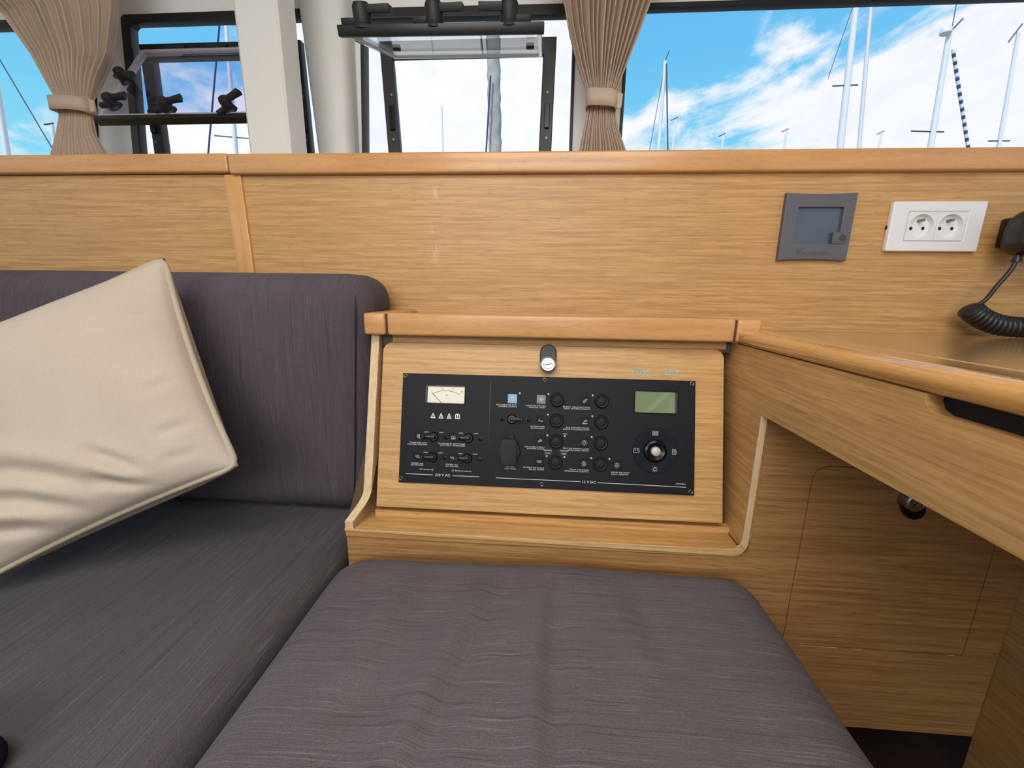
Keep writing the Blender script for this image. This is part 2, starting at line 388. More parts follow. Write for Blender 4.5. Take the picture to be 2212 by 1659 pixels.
# ================================================================== the setting
box('floor', (-2.2, -2.4, .06), (1.7, .3, .12), FLOORM)['kind'] = 'structure'
wall = setp(box('wall_back', (-2.2, .018, .10), (1.7, .034, 1.07), OAKSHADE), kind='structure')
box('wall_panel', (-2.2, 0, .12), (-.5695, .018, 1.0545), OAKW, wall); box('wall_panel', (-.5655, 0, .12), (1.7, .018, 1.0545), OAKW, wall)
prism('batten', [(-.585, 1.0535), (-.553, 1.0535), (-.546, .75), (-.578, .75)], 'y', -.005, .002, BEECHZ, wall, .0015)
t1 = setp(box('trim_1', (-2.2, -.012, 1.0555), (-.5705, .03, 1.0875), BEECH, None, .0035, 3), kind='structure')
t2 = setp(box('trim_2', (-.5690, -.012, 1.0525), (1.7, .03, 1.0862), BEECH, None, .0035, 3), kind='structure')
setp(box('trim_3', (-2.2, .03, 1.066), (1.7, .40, 1.080), OAK), kind='structure')       # ledge under the windows
setp(box('wall_left', (-2.23, -2.4, .06), (-2.2, .41, 1.10), WHITE), kind='structure')  # unseen side and aft walls, added so light comes in high
setp(box('wall_right', (1.7, -2.4, .06), (1.73, .41, 1.10), WHITE), kind='structure')
setp(plate('wall_aft', [[(-2.2, .06), (-1.15, .06), (-1.15, 1.74), (.55, 1.74), (.55, .06), (1.7, .06), (1.7, 1.10), (1.3, 1.10), (1.3, 1.745), (.56, 1.7452), (.56, 1.76), (-1.9, 1.76), (-1.9, 1.10), (-2.2, 1.10)]], .03, WHITE, None, atY(-2.4)), kind='structure')
hA = [(-2.1, 1.10), (-1.216, 1.10), (-1.150, 1.512), (-2.1, 1.512)]
hB = [(-1.108, 1.10), (-.545, 1.10), (-.550, 1.516), (-1.062, 1.515), (-1.071, 1.508)]
hC = [(-.476, 1.10), (.066, 1.10), (.062, 1.508), (-.448, 1.512), (-.456, 1.504)]
hD = [(.178, 1.10), (1.62, 1.10), (1.62, 1.504), (.178, 1.504)]
setp(plate('wall_front', [[(-2.2, 1.05), (1.7, 1.05), (1.7, 1.76), (-2.2, 1.76)], hA, hB, hC, hD], .03, WHITE, None, atY(.385)), kind='structure')
setp(plate('ceiling', [[(-2.2, -2.4), (1.7, -2.4), (1.7, .41), (-2.2, .41)]], .03, WHITE, None, Matrix.Translation((0, 0, 1.75))), kind='structure')
setp(prism('trim_4', [(-.640, .158), (-.632, .150), (-.550, .150), (-.5445, .154), (-.5345, .198), (-.556, .235), (-.640, .235)], 'z', 1.078, 1.755, WARMWHITE), kind='structure')
p2 = bpy.data.objects.new('trim_5', None)
bm = bmesh.new()
lv = []
for z, xl, xr in ((1.078, -.560, -.483), (1.52, -.586, -.474), (1.755, -.600, -.468)):
    lv.append([bm.verts.new(p) for p in ((xl, .312, z), (xl+.012, .300, z), (xr-.012, .300, z), (xr, .312, z), (xr, .352, z), (xl, .352, z))])
for A, B in zip(lv, lv[1:]):
    for i in range(6): bm.faces.new((A[i], A[(i+1) % 6], B[(i+1) % 6], B[i]))
bm.faces.new(lv[0]); bm.faces.new(lv[-1])
bpy.data.objects.remove(p2)
setp(put('trim_5', shade(from_bm('trim_5', bm), 50), WARMWHITE), kind='structure')

def inset(poly, l, r, t, b):
    cx = sum(p[0] for p in poly)/len(poly); cz = sum(p[1] for p in poly)/len(poly)
    return [(x+(l if x < cx else -r), z+(b if z < cz else -t)) for x, z in poly]
def window(n, hole, l, r, t, port=None):
    fr = plate('window_%d' % n, [hole, inset(hole, l, r, t, .012)], .024, BLACKF, None, atY(.372), bev=.002); setp(fr, kind='structure')
    loops = [inset(hole, l*.5, r*.5, t*.5, .006)] + ([inset(port, .006, .006, .006, .006)] if port else [])
    plate('pane', loops, .005, GLASS, fr, atY(.370), local=True)
    if port:
        pf = plate('port_frame', [port, inset(port, .031, .031, .034, .030)], .020, BLACKF, fr, atY(.366), bev=.002, local=True)
        for x in (port[0][0]+.012, port[1][0]-.012):
            plate('latch_keeper', [rrect(x-.006, 1.245, x+.006, 1.300, .003)], .006, GLOSSB, pf, atY(.346), bev=.001, local=True)
            for z in (1.225, 1.325):
                o = put('screw', lathe_me([(0, .0012), (.0028, .0010), (.0032, 0)], 10), ALU, pf, True); o.matrix_local = atY(.3458) @ Matrix.Translation((x, z, 0))
    return fr
portB = [(-1.037, 1.12), (-.602, 1.12), (-.609, 1.449), (-1.031, 1.449)]
portC = [(-.398, 1.12), (.012, 1.12), (.018, 1.441), (-.411, 1.441)]
w1 = window(1, hA, .012, .012, .016)
w2 = window(2, hB, .022, .012, .019, portB)
w3 = window(3, hC, .012, .007, .022, portC)
w4 = window(4, hD, .007, .012, .010)

# ================================================================== opening ports
def port_sash(name, label, P, tint, handles, rimw=.008):
    """P: hinge-left, hinge-right, free-right, free-left. A tinted acrylic sheet in a slim frame with turn handles on its inner face"""
    hl, hr, frr, fl = [Vector(p) for p in P]
    ux = (hr-hl).normalized(); uy = (fl-hl); L = uy.length; uy.normalize(); W_ = (hr-hl).length
    nz = ux.cross(uy).normalized()
    t = thing(name, label, 'port window', hl); Mx = Matrix((ux, uy, nz)).transposed().to_4x4(); t.matrix_basis = Matrix.Translation(hl) @ Mx
    plate('glass', [rrect(.003, .003, W_-.003, L-.003, .004)], .006, tint, t, local=True, z0=-.003)
    plate('frame', [rrect(0, 0, W_, L, .006), rrect(rimw, rimw, W_-rimw, L-.016, .004)], .013, ACRYL, t, local=True, z0=-.007, bev=.001)
    box('free_edge_bar', (-.004, L-.010, -.0085), (W_+.004, L+.003, .0085), BLACKF, t, .002, local=True)
    box('hinge_rail', (-.002, -.004, -.004), (W_+.002, .005, .004), ALU, t, .0015, local=True)
    for hx in handles:
        put('hinge', tube_me([(W_*hx, -.006, 0), (W_*hx+.05, -.006, 0)], .009, 12), BLACKF, t, True)
    return t, W_, L
def turn_handle(parent, x, y, sgn, ang, s=1.0):
    post = put('turn_handle', lathe_me([(0, .030*s), (.010*s, .029*s), (.0125*s, .024*s), (.0125*s, .006*s), (.015*s, .003*s), (.016*s, 0)], 18), BLACKM, parent, True)
    post.matrix_local = Matrix.Translation((x, y, .004*sgn)) @ (Matrix.Rotation(R(180), 4, 'X') if sgn < 0 else Matrix()) @ Matrix.Rotation(R(ang), 4, 'Z')
    v = prism_me([(0, -.008*s), (.020*s, -.007*s), (.042*s, -.010*s), (.042*s, .010*s), (.020*s, .007*s), (0, .008*s)], 'z', .016*s, .026*s, .0015)
    put('lever', v, BLACKM, post, True)
    k = prism_me([(-.030*s, -.006*s), (0, -.008*s), (0, .008*s), (-.030*s, .006*s)], 'z', .004*s, .012*s, .0012)
    put('cam', k, BLACKM, post, True)
    return post
sashC, W_, L_ = port_sash('opening_port_sash', 'clear opening port pane propped nearly level above the middle window, black turn handles on top', [(-.373, .335, 1.4035), (-.015, .335, 1.4010), (-.010, .045, 1.300), (-.368, .045, 1.300)], TINT2, ())
for fx, an in ((.11, 0), (.47, 0), (.84, 180)): turn_handle(sashC, W_*fx, L_-.014, 1 if sashC.matrix_basis.to_3x3().col[2].z > 0 else -1, an, 1.25)
for fx in (.14, .93):
    o = put('stud', lathe_me([(0, .006), (.008, .005), (.009, 0)], 14), BLACKM, sashC, True); o.matrix_local = Matrix.Translation((W_*fx, L_*.45, -.003 if sashC.matrix_basis.to_3x3().col[2].z > 0 else .003)) @ (Matrix.Rotation(R(180), 4, 'X') if sashC.matrix_basis.to_3x3().col[2].z > 0 else Matrix())
sashB, W_, L_ = port_sash('opening_port_sash', 'violet tinted opening port pane hanging half open behind the white pillar', [(-1.012, .335, 1.424), (-.630, .335, 1.424), (-.628, .185, 1.208), (-1.006, .185, 1.214)], TINT, (.16, .44, .76))
sg = 1 if sashB.matrix_basis.to_3x3().col[2].y < 0 else -1
for fx, fy, an in ((.43, .93, 20), (.80, .93, 55), (.07, .86, 10), (.035, .50, 340)): turn_handle(sashB, W_*fx, L_*fy-.008, sg, an, .95)
notice = [[(W_*.30, L_*.075+.006*i), (W_*.98, L_*.075+.006*i)] for i in range(2)]
strokes('notice_print', [[(a+(b-a)*k/26., y), (a+(b-a)*(k+.72)/26., y)] for (a, y), (b, _) in notice for k in range(26)], .0032, .0035*sg, INK, sashB)

# ================================================================== curtains
def curtain(label, levels, y0, npl, seed, tie_z):
    """levels: (z, x_left, x_right, pleat depth) from top to bottom"""
    rnd = random.Random(seed); ph = [rnd.uniform(-.25, .25) for _ in range(npl+2)]
    t = thing('curtain', label, 'curtain', ((levels[-1][1]+levels[-1][2])/2, y0, levels[-1][0]))
    zs = [l[0] for l in levels]; nv = 70; nu = npl*12; v = []; f = []
    def at(z):
        for a, b in zip(levels, levels[1:]):
            if b[0] <= z <= a[0]:
                s = (a[0]-z)/(a[0]-b[0]); return [a[k]+(b[k]-a[k])*s for k in range(1, 4)]
        return levels[-1][1:]
    for j in range(nv+1):
        z = zs[0]+(zs[-1]-zs[0])*j/nv; xl, xr, am = at(z)
        for i in range(nu+1):
            u = i/nu; k = u*npl; w = k+ph[int(k)]*(1-(k % 1)) + ph[int(k)+1]*(k % 1)
            s = math.sin(2*math.pi*w); s = math.copysign(abs(s)**.75, s)
            x = xl+(xr-xl)*u+ .18*(xr-xl)/npl*math.sin(4*math.pi*w)
            v.append((x, y0+am*s - .35*(xr-xl)*(1-(2*u-1)**2)*.25, z))
    for j in range(nv):
        for i in range(nu): a = j*(nu+1)+i; f.append((a, a+1, a+nu+2, a+nu+1))
    me = pydata('fabric', v, f); o = put('pleated_fabric', me, CURT, t, smooth=True)
    m = o.modifiers.new('cloth_thickness', 'SOLIDIFY'); m.thickness = .0012
    za, zb, xa, xb = tie_z; cx = (xa+xb)/2; rx = (xb-xa)/2+.002; bm = bmesh.new(); n = 40; A = []; B = []
    for i in range(n):
        a = 2*math.pi*i/n; c, s = math.cos(a), math.sin(a); c2 = math.copysign(abs(c)**.6, c); s2 = math.copysign(abs(s)**.6, s); dz = -.003*c
        A.append(bm.verts.new((cx+rx*c2, y0-.008+.023*s2, za+dz))); B.append(bm.verts.new((cx+rx*c2, y0-.008+.023*s2, zb+dz)))
    for i in range(n): bm.faces.new((A[i], A[(i+1) % n], B[(i+1) % n], B[i]))
    tb = put('tieback', from_bm('tieback', bm), CURT, t, smooth=True); m = tb.modifiers.new('band_thickness', 'SOLIDIFY'); m.thickness = .002
    prism('tieback_tab', [(cx+rx-.004, za+.001), (cx+rx+.012, za-.004), (cx+rx+.010, zb+.001), (cx+rx-.004, zb+.001)], 'y', y0-.012, y0-.009, CURT, t)
    return t
curtain('beige pleated curtain tied back between the far blue pane and the violet port', [(1.62, -1.36, -.915, 0.020), (1.47, -1.245, -.945, 0.019), (1.44, -1.212, -.950, 0.017), (1.36, -1.165, -.982, 0.015), (1.31, -1.146, -1.022, 0.014), (1.268, -1.134, -1.052, .006), (1.24, -1.136, -1.058, .006), (1.20, -1.152, -1.058, .008), (1.157, -1.174, -1.038, .010), (1.085, -1.200, -1.005, .012)], .22, 15, 3, (1.271, 1.243, -1.138, -1.050))
curtain('beige pleated curtain tied back between the middle port and the wide sky window', [(1.62, -.045, .280, 0.020), (1.437, .028, .207, 0.017), (1.38, .042, .187, 0.015), (1.32, .063, .164, 0.014), (1.27, .084, .145, .006), (1.235, .086, .144, .006), (1.20, .080, .152, .007), (1.156, .072, .172, .009), (1.085, .054, .196, .011)], .22, 15, 9, (1.265, 1.233, .084, .144))

# ================================================================== outside: masts
def mast(label, top, bot, r, extra=(), group='masts beyond the wide window', name='boat_mast'):
    t = thing(name, label, 'mast', (bot[0], bot[1], -1.5), group=group)
    top = Vector(top); b0 = Vector(bot); d = top-b0; base = b0 + d*((-1.5-b0.z)/d.z) if abs(d.z) > 1e-6 else b0
    put('pole', tube_me([base, b0, top], [r, r, r*.8], 12), MASTW, t)
    for nm, pts, rr, m in extra: put(nm, tube_me(pts, rr, 6), m, t)
    return t
mast('tall white mast with short crossbar, tallest in the wide window', (7.692, 12, 8.166), (7.90, 12, 4.774), .085, [('spreader', [(7.45, 12, 6.26), (8.08, 12, 6.27)], .018, RIG), ('forestay', [(7.88, 11.7, 7.85), (8.35, 11.7, 3.0)], .045, MASTW), ('halyard', [(7.60, 11.9, 8.1), (7.25, 11.9, 6.4)], .008, RIG)])
m2 = mast('white mast with wind vane and a blue and white striped stay', (10.053, 12, 7.487), (10.19, 12, 4.755), .070, [('spreader', [(9.62, 12, 5.17), (10.44, 12, 5.14)], .018, RIG), ('vane', [(10.06, 12, 7.40), (10.31, 12, 7.70)], .02, RIG), ('aerial', [(10.10, 12, 7.45), (10.08, 12, 8.1)], .01, RIG)])
put('radar_dome', lathe_me([(0, .12), (.09, .10), (.12, .04), (.12, -.04), (.07, -.08), (0, -.09)], 16), MASTW, m2).matrix_basis = Matrix.Translation((9.93, 11.95, 7.40))
sa, sb = Vector((10.147, 11.9, 6.98)), Vector((11.05, 11.9, 4.70))
for i in range(26): put('stay_stripe', tube_me([sa.lerp(sb, i/26), sa.lerp(sb, (i+1)/26)], .037, 8), BLUEL if i % 2 else MASTW, m2)
mast('slim white mast rising beside the beige curtain in the wide window', (3.58, 14, 7.867), (3.60, 14, 5.368), .056, [('forestay', [(3.60, 13.9, 7.75), (3.87, 13.9, 5.3), (3.95, 13.9, 4)], .022, RIG), ('vane', [(3.55, 14, 7.8), (3.68, 14, 8.15)], .015, RIG), ('backstay', [(3.57, 14, 7.7), (3.30, 14, 5.2)], .010, RIG)])
mast('white mast with short vane at the outer end of the wide window', (13.51, 14, 8.388), (13.738, 14, 5.349), .056, [('vane', [(13.3, 14, 8.15), (13.56, 14, 8.6)], .02, RIG), ('spreader', [(13.4, 14, 5.55), (14.0, 14, 5.55)], .02, RIG)])
for lab, tp, bt in (('short distant mast tip just past the slim mast by the curtain', (7.077, 25, 10.275), (7.04, 25, 8.79)), ('tiny mast tip low between slim mast and tall mast, nearer the slim one', (9.694, 25, 9.443), (9.72, 25, 8.77)), ('tiny mast tip low beside the tall mast, on its curtain side', (13.013, 25, 9.636), (13.02, 25, 8.74)), ('short mast tip low between the tall mast and the striped stay', (17.95, 25, 9.471), (17.93, 25, 8.75))):
    mast(lab, tp, bt, .055, [('vane', [(tp[0]-.25, 25, tp[2]-.05), (tp[0]+.1, 25, tp[2]+.12)], .025, RIG)])
mast('thin distant mast seen through the middle port opening', (-5.96, 25, 11.142), (-5.94, 25, 8.708), .05, group='masts beyond the ports')
mast('white mast with shrouds seen through the violet tinted port', (-10.41, 14, 9.284), (-10.60, 14, 5.412), .075, [('shroud', [(-9.85, 13, 8.9), (-10.85, 13, 5.0)], .026, BLUEL), ('spreader', [(-11.3, 14, 5.95), (-10.1, 14, 5.85)], .02, RIG)], group='masts beyond the ports')
mast('white mast leaning into view beyond the far blue pane', (-18.8, 14, 9.2), (-19.147, 14, 5.403), .085, [('shroud', [(-18.7, 14, 8.5), (-17.2, 14, 5.2)], .02, RIG)], group='masts beyond the ports')
mast('stub of a distant mast beside the curtain in the far blue pane', (-24.178, 20, 8.576), (-24.336, 20, 7.232), .09, [('vane', [(-24.6, 20, 8.6), (-24.1, 20, 8.65)], .04, RIG)], group='masts beyond the ports')
fs = thing('furled_foresail', 'grey furled sail rolled round its stay outside the middle port', 'sail', (-.485, 3.5, 1.0))
v = []; f = []; n = 20; J = 140
for j in range(J+1):
    z = 1.0+2.6*j/J; x = -.447 - .031*(z-1)/1.095
    for i in range(n):
        a = 2*math.pi*i/n; rr = .060*(1+.035*math.sin(a+z*16)+.05*math.sin(2*a-z*33)+.04*math.sin(3*a+z*51)); v.append((x+rr*math.cos(a), 3.5+rr*math.sin(a), z))
for j in range(J):
    for i in range(n): f.append((j*n+i, j*n+(i+1) % n, (j+1)*n+(i+1) % n, (j+1)*n+i))
put('rolled_cloth', pydata('rolled_cloth', v, f), SAILG, fs, smooth=True)
put('furling_line', tube_me([(-.60, 3.4, 1.3), (-.556, 3.4, 2.121), (-.515, 3.4, 2.75)], .008, 8), BLUEL, fs)

# ================================================================== instrument console
P0 = (0, -.21, .52); TILT = R(75)
con = thing('instrument_console', 'oak console with beech rail and a sloping door that carries the switch panel', 'console', P0, (TILT, 0, 0))
box('cap_rail', (-.2335, -.165, .7842), (.2790, -.137, .8175), BEECH, con, .0035, 3)
for x0, x1, yb in ((-.2705, -.2365, -.001), (.2815, .3150, -.137)):
    box('end_rail', (x0, -.165, .7842), (x1, yb, .8172), BEECH, con, .004, 3)
for x0, x1 in ((-.2366, -.2334), (.2789, .2816)): box('joint_groove', (x0, -.1632, .7850), (x1, -.139, .8158), JOINT, con)
box('header_strip', (-.252, -.136, .765), (.2885, -.122, .7845), TAUPE, con)
box('console_top', (-.236, -.137, .770), (.281, -.001, .782), OAK, con)
side = [(-.145, .784), (-.2105, .553), (-.2125, .546), (-.2165, .5385), (-.2225, .5315), (-.2440, .5135), (-.2440, .5022), (-.03, .5022), (-.03, .784)]
vs_ = []; sh_ = lambda y: .0172*max(0, min(1, (-.2125-y)/.0315))
for xx in (-.2665, -.2540): vs_ += [(xx-sh_(y), y, z) for y, z in side]
ns_ = len(side)
put('side_panel', shade(pydata('side_panel', vs_, [tuple(range(ns_)), tuple(range(ns_, 2*ns_))]+[(i, (i+1) % ns_, ns_+(i+1) % ns_, ns_+i) for i in range(ns_)]), 20), PALE, con)
box('shelf', (-.284, -.244, .489), (.289, -.17, .502), OAKD, con, .0008)
box('shelf_upstand', (-.2525, -.206, .5015), (.289, -.194, .5125), OAKD, con)
plate('shelf_lip', [[(-.284, .5028), (.272, .5022), (.281, .5045), (.2865, .511), (.2945, .5025), (.289, .4955), (.279, .4925), (-.284, .4995)]], .003, PALEX, con, atY(-.2435), bev=.0006)
plate('edge_band', [[(.2866, .5112), (.289, .520), (.289, .6985), (.2972, .6985), (.2972, .512), (.2946, .5026)]], .003, PALE, con, atY(-.2435), bev=.0006)
door = plate('door', [rrect(-.249, .001, .2765, .2595, (.001, .001, .014, .014))], .016, OAKD, con, bev=.0008, local=True, z0=-.016)
# its lock
def lock(parent, name_xf, cx, cy, px=0.0, py=.030, w=.0125):
    d = Vector((px, py)); L = d.length; ang = math.atan2(d.y, d.x)-math.pi/2
    hp = [( w*math.cos(R(a)), w*math.sin(R(a))) for a in range(180, 361, 15)] + [(w*math.cos(R(a)), L-w*.45+w*math.sin(R(a))) for a in range(0, 181, 15)]
    mx = name_xf @ Matrix.Translation((cx, cy, 0)) @ Matrix.Rotation(ang, 4, 'Z')
    plate('lock_plate', [hp], .009, GLOSSB, parent, mx, bev=.0015, local=True)
    b = put('lock_barrel', lathe_me([(.0125, 0), (.0128, .012), (.0122, .0145), (.0100, .0155), (.0098, .0152), (.0070, .0150), (.0068, .0140)], 32), CHROME, parent, True); b.matrix_local = mx
    c = put('lock_core', lathe_me([(.0066, .0140), (.0064, .0152), (0, .0153)], 28), CHROME, parent, True); c.matrix_local = mx
    s = put('key_slot', box_me((-.0055, -.0007, .0150), (.0055, .0007, .0155)), HOLE, parent, True); s.matrix_local = mx @ Matrix.Rotation(R(12), 4, 'Z')
lock(door, Matrix(), .0125, .2292, 0, .0245)
def glyph(pts, x, y, w, h): return [[(x+a*w, y+b*h) for a, b in ln] for ln in pts]
G1 = [[(.1, .75), (.45, 1), (.45, 0)]]; GD = [[(.1, 0), (.1, 1), (.6, .85), (.8, .5), (.5, .05), (.1, 0)]]; GX = [[(0, 0), (1, 1)], [(.1, .9), (.8, .05)]]
G2 = [[(.05, .8), (.4, 1), (.75, .75), (.1, .05), (.9, .1)]]; GS = [[(.85, .9), (.4, 1), (.1, .75), (.8, .35), (.6, 0), (.05, .1)]]
hw1 = glyph(G1, .1392, .2170, .006, .010)+glyph(GD, .1475, .2172, .008, .0095)+glyph(GX, .1570, .2165, .009, .010)
hw2 = glyph(G2, .1875, .2190, .007, .009)+glyph(GS, .1965, .2190, .006, .009)+glyph(GX, .2045, .2205, .007, .0055)
strokes('handwriting', hw1, .0013, .0003, BLUEINK, door)['label'] = 'pale blue handwritten 1DX'
strokes('handwriting', hw2, .0013, .0003, BLUEINK, door)['label'] = 'pale blue handwritten 2SX'

# ================================================================== electrical panel
ep = thing('electrical_panel', 'black electrical switch panel with voltmeter, breakers, push buttons and green display', 'switch panel', P0, (TILT, 0, 0))
S = .001; ZT = .0030; ZP = .00312
plate('faceplate', [[(-.2140, .0405), (.2340, .0405), (.2340, .2110), (-.2140, .2110)]], .003, PANELB, ep, bev=.0004, local=True)
box('seam', (-.0756, .050, ZT-.0002), (-.0749, .202, ZT+.00012), GLOSSB, ep, local=True)
scr = lathe_me([(0, .0004), (.0009, .0005), (.0026, .0012), (.0032, .0010), (.0038, 0)], 16, 'screw'); scr2 = lathe_me([(0, .0002), (.0011, .0004), (.0022, .0016), (.0034, .0014), (.0038, 0)], 16, 'small_screw')
cross = prism_me([(.0004, .0004), (.0018, .0004), (.0018, -.0004), (.0004, -.0004), (.0004, -.0018), (-.0004, -.0018), (-.0004, -.0004), (-.0018, -.0004), (-.0018, .0004), (-.0004, .0004), (-.0004, .0018), (.0004, .0018)], 'z', .0006, .0013)
for x, y in ((-209.3, 206.4), (8.1, 206.1), (228.8, 206.4), (-210, 46.7), (8.3, 47.2), (229, 46.2)):
    o = put('screw', scr, SCREWM, ep, True); o.location = (x*S, y*S, ZT)
    c = put('cross_recess', cross, HOLE, o, True); c.rotation_euler.z = random.uniform(0, 1.5)
for x, y in ((-142, 113), (-87.8, 112.9), (-142.5, 81.3), (-87.9, 81.5), (-55.7, 144.6), (-15, 144.5)):
    o = put('small_screw', scr2, GLOSSB, ep, True); o.location = (x*S, y*S, ZT)
# voltmeter
vm = plate('voltmeter', [rrect(-.1770, .1640, -.1136, .1940, .003), rrect(-.1735, .1660, -.1152, .1914, .0015)], .0035, GLOSSB, ep, local=True, z0=.001, bev=.0006)
put('dial_face', box_me((-.1737, .1658, .0018), (-.1150, .1916, .0031)), DIAL, vm, True)
arc = [(-.1436+.0245*math.sin(a)*1.0, .1585+.0272*math.cos(a)) for a in [R(-64+128*i/30) for i in range(31)]]
arc = [(-.1655+.0435*i/30, .1802+.0052*math.sin(math.pi*i/30)-.0006*i/30) for i in range(31)]
tick = [[(x, y), (x-.0003+.0006*(i/30), y+(.0019 if i % 10 == 0 else .0009))] for i, (x, y) in enumerate(arc)]
strokes('scale_print', [arc]+tick, .00035, .00325, INK, vm)
strokes('needle', [[(-.1656, .1802), (-.1516, .1665)]], .0007, .0036, INK, vm)
for s, x, y in (('0', -167.2, 182.6), ('100', -150.4, 188.0), ('200', -133.1, 188.2), ('300', -119.9, 183.9)): text('lettering', s, .0027, x*S, y*S, .00325, INK, vm, sx=1.1)
text('lettering', 'V', .0056, -.1433, .1777, .00325, INK, vm, sx=.9)
# warning symbols
tri = [(-3.6, -3.6), (3.6, -3.6), (.5, 4), (-.5, 4)]
for x, k in ((-163.6, 0), (-150.9, 1), (-138.2, 2)):
    a = [(x*S+p*S*1.12, (145.6+q*1.05)*S) for p, q in tri]; b = [(x*S+p*S*.66, (145.2+q*.62)*S) for p, q in tri]
    plate('warning_symbol', [a, b], .0001, PRINT, ep, local=True, z0=ZT)
    m = [[(0, -1.9), (0, 1.6)], [(-.3, 1.7), (.5, .2), (-.4, -.1), (.3, -1.9)], [(-.6, -1.4), (-.6, .2), (0, 1.4), (.6, .2), (.6, -1.4), (-.6, -1.4)]][k]
    strokes('symbol_print', [[((x+p*.9)*S, (145.0+q)*S) for p, q in m]], .0009, ZP, PRINT, ep)
plate('manual_symbol', [[(-.1290, .1418), (-.1290, .1480), (-.1275, .1497), (-.1230, .1497), (-.1213, .1480), (-.1213, .1418)], [(-.1277, .1432), (-.1277, .1478), (-.1257, .1478), (-.1257, .1432)], [(-.1246, .1432), (-.1246, .1478), (-.1226, .1478), (-.1226, .1432)]], .0001, PRINT, ep, local=True, z0=ZT)
# breakers with levers
bre = lathe_me([(0, .0022), (.0058, .0022), (.0066, .0016), (.0072, .0006), (.0076, 0)], 26, 'breaker')
lev = prism_me([(-.0035, -.0032), (-.0145, -.0028), (-.0160, -.0018), (-.0160, .0018), (-.0145, .0028), (-.0035, .0032), (.0030, .0028), (.0030, -.0028)], 'z', .0018, .0072, .0007)
grip = prism_me([(-.0162, -.0024), (-.0130, -.0024), (-.0130, .0024), (-.0162, .0024)], 'z', .0066, .0105, .0007)
for x, y, fl in ((-161.2, 112.8, 0), (-106.8, 112.9, 0), (-161.6, 81.2, 0), (-107.3, 81.5, 0), (-40.3, 144.3, 1)):
    o = put('breaker', bre, GLOSSB, ep, True); o.location = (x*S, y*S, ZT); o.rotation_euler.z = math.pi if fl else 0; o.scale = (1.02, 1.02, 1)
    put('lever', lev, GLOSSB, o, True); put('lever_tip', grip, BLACKM, o, True)
# pictogram tiles
def rays(r0, r1, n=8, off=0): return [[(r0*math.cos(2*math.pi*i/n+off), r0*math.sin(2*math.pi*i/n+off)), (r1*math.cos(2*math.pi*i/n+off), r1*math.sin(2*math.pi*i/n+off))] for i in range(n)]
ring = lambda r, cx=0, cy=0, n=14: [[(cx+r*math.cos(2*math.pi*i/n), cy+r*math.sin(2*math.pi*i/n)) for i in range(n+1)]]
BULB = ring(2.0, 0, -.3)+[r for r in rays(3.0, 4.2) if not (abs(r[0][0]) < .1 and r[0][1] > 0)]+[[(-.8, 1.7), (-.8, 3.2), (.8, 3.2), (.8, 1.7)]]
ICON = {'bulb': BULB, 'bulb1': BULB+[[(0, -.9), (0, .4)]], 'bulb2': BULB+ring(.8, 0, -.3, 8), 'bulb3': BULB+[[(-.6, -.9), (0, .5), (.6, -.9), (-.6, -.9)]],
 'frost': [[(-3.4, 0), (3.4, 0)], [(0, -3.4), (0, 3.4)], [(-1, 2.5), (0, 3.4), (1, 2.5)], [(-1, -2.5), (0, -3.4), (1, -2.5)], [(2.5, -1), (3.4, 0), (2.5, 1)], [(-2.5, -1), (-3.4, 0), (-2.5, 1)], [(-1.8, -1.8), (1.8, 1.8)], [(-1.8, 1.8), (1.8, -1.8)]],
 'aux': [[(-2.9, -1.2), (-1.7, 1.8), (-.5, -1.2)], [(-2.4, -.2), (-1, -.2)], [(.2, -.1), (.2, -1.2), (1.1, -1.2), (1.1, -.1)], [(1.6, -.1), (3, -1.2)], [(1.6, -1.2), (3, -.1)]],
 'tap': [[(-2.4, -1.8), (-2.4, .1), (-1.2, .6), (2.6, .6)], [(-1.2, -1.8), (-1.2, -.5), (2.6, -.5)], [(.8, .6), (.8, 2.2)], [(-.4, 2.4), (2, 2.4)], [(-1.8, -.2), (2.4, .05)]],
 'bilge': [[(-3.4, 1.2), (-2.2, -1.4), (1.8, -1.4), (3.2, 1.2), (-3.4, 1.2)], [(-1, -.3), (.8, .2), (3.2, .5)], [(-1.2, .3), (1, -.6)]],
 'heater': [[(-2, -2.2), (-2, 2.6), (1.8, 2.6), (1.8, -2.2), (-2, -2.2)], [(-2, 1), (1.8, 1)], [(-2, -.6), (1.8, -.6)], [(-.1, -2.2), (-.1, 2.6)], [(0, -2.6), (1.4, -3.4), (2.8, -3.4)]],
 'charger': [[(-3, -2.2), (-3, 1.2), (-1.8, 2.8), (0, .8), (1.8, 2.8), (3, 1.2), (3, -2.2), (-3, -2.2)], [(-2.2, -1.8), (0, .4), (2.2, -1.8)], [(-1.4, -1.6), (1.4, -1.6)], [(-.8, -1), (.8, -1)]],
 'plug': [[(-1.6, -.8), (.8, 2.4), (3.2, -1.2), (-1.6, -.8)], [(-3.6, .6), (-1.8, .8)], [(-2.8, 2.4), (-1.4, 1.4)]],
 'nav': [[(-2.8, -2.2), (-2.4, -.2), (0, 2), (1.2, .4), (-1, -2.4), (-2.8, -2.2)], [(-.6, 1.4), (1.6, 2.9), (3.2, 1.4)], [(-1.6, -1.4), (.4, .8)]],
 'deck': [[(-3.4, -2), (3.4, -2), (2.6, -2.8), (-2.8, -2.8), (-3.4, -2)], [(-.6, -2), (-.6, 2.8)], [(-1.8, -1.6), (-.6, 2.2)]]+ring(1.3, 1.9, 1.6, 10)}
tile_me = {}
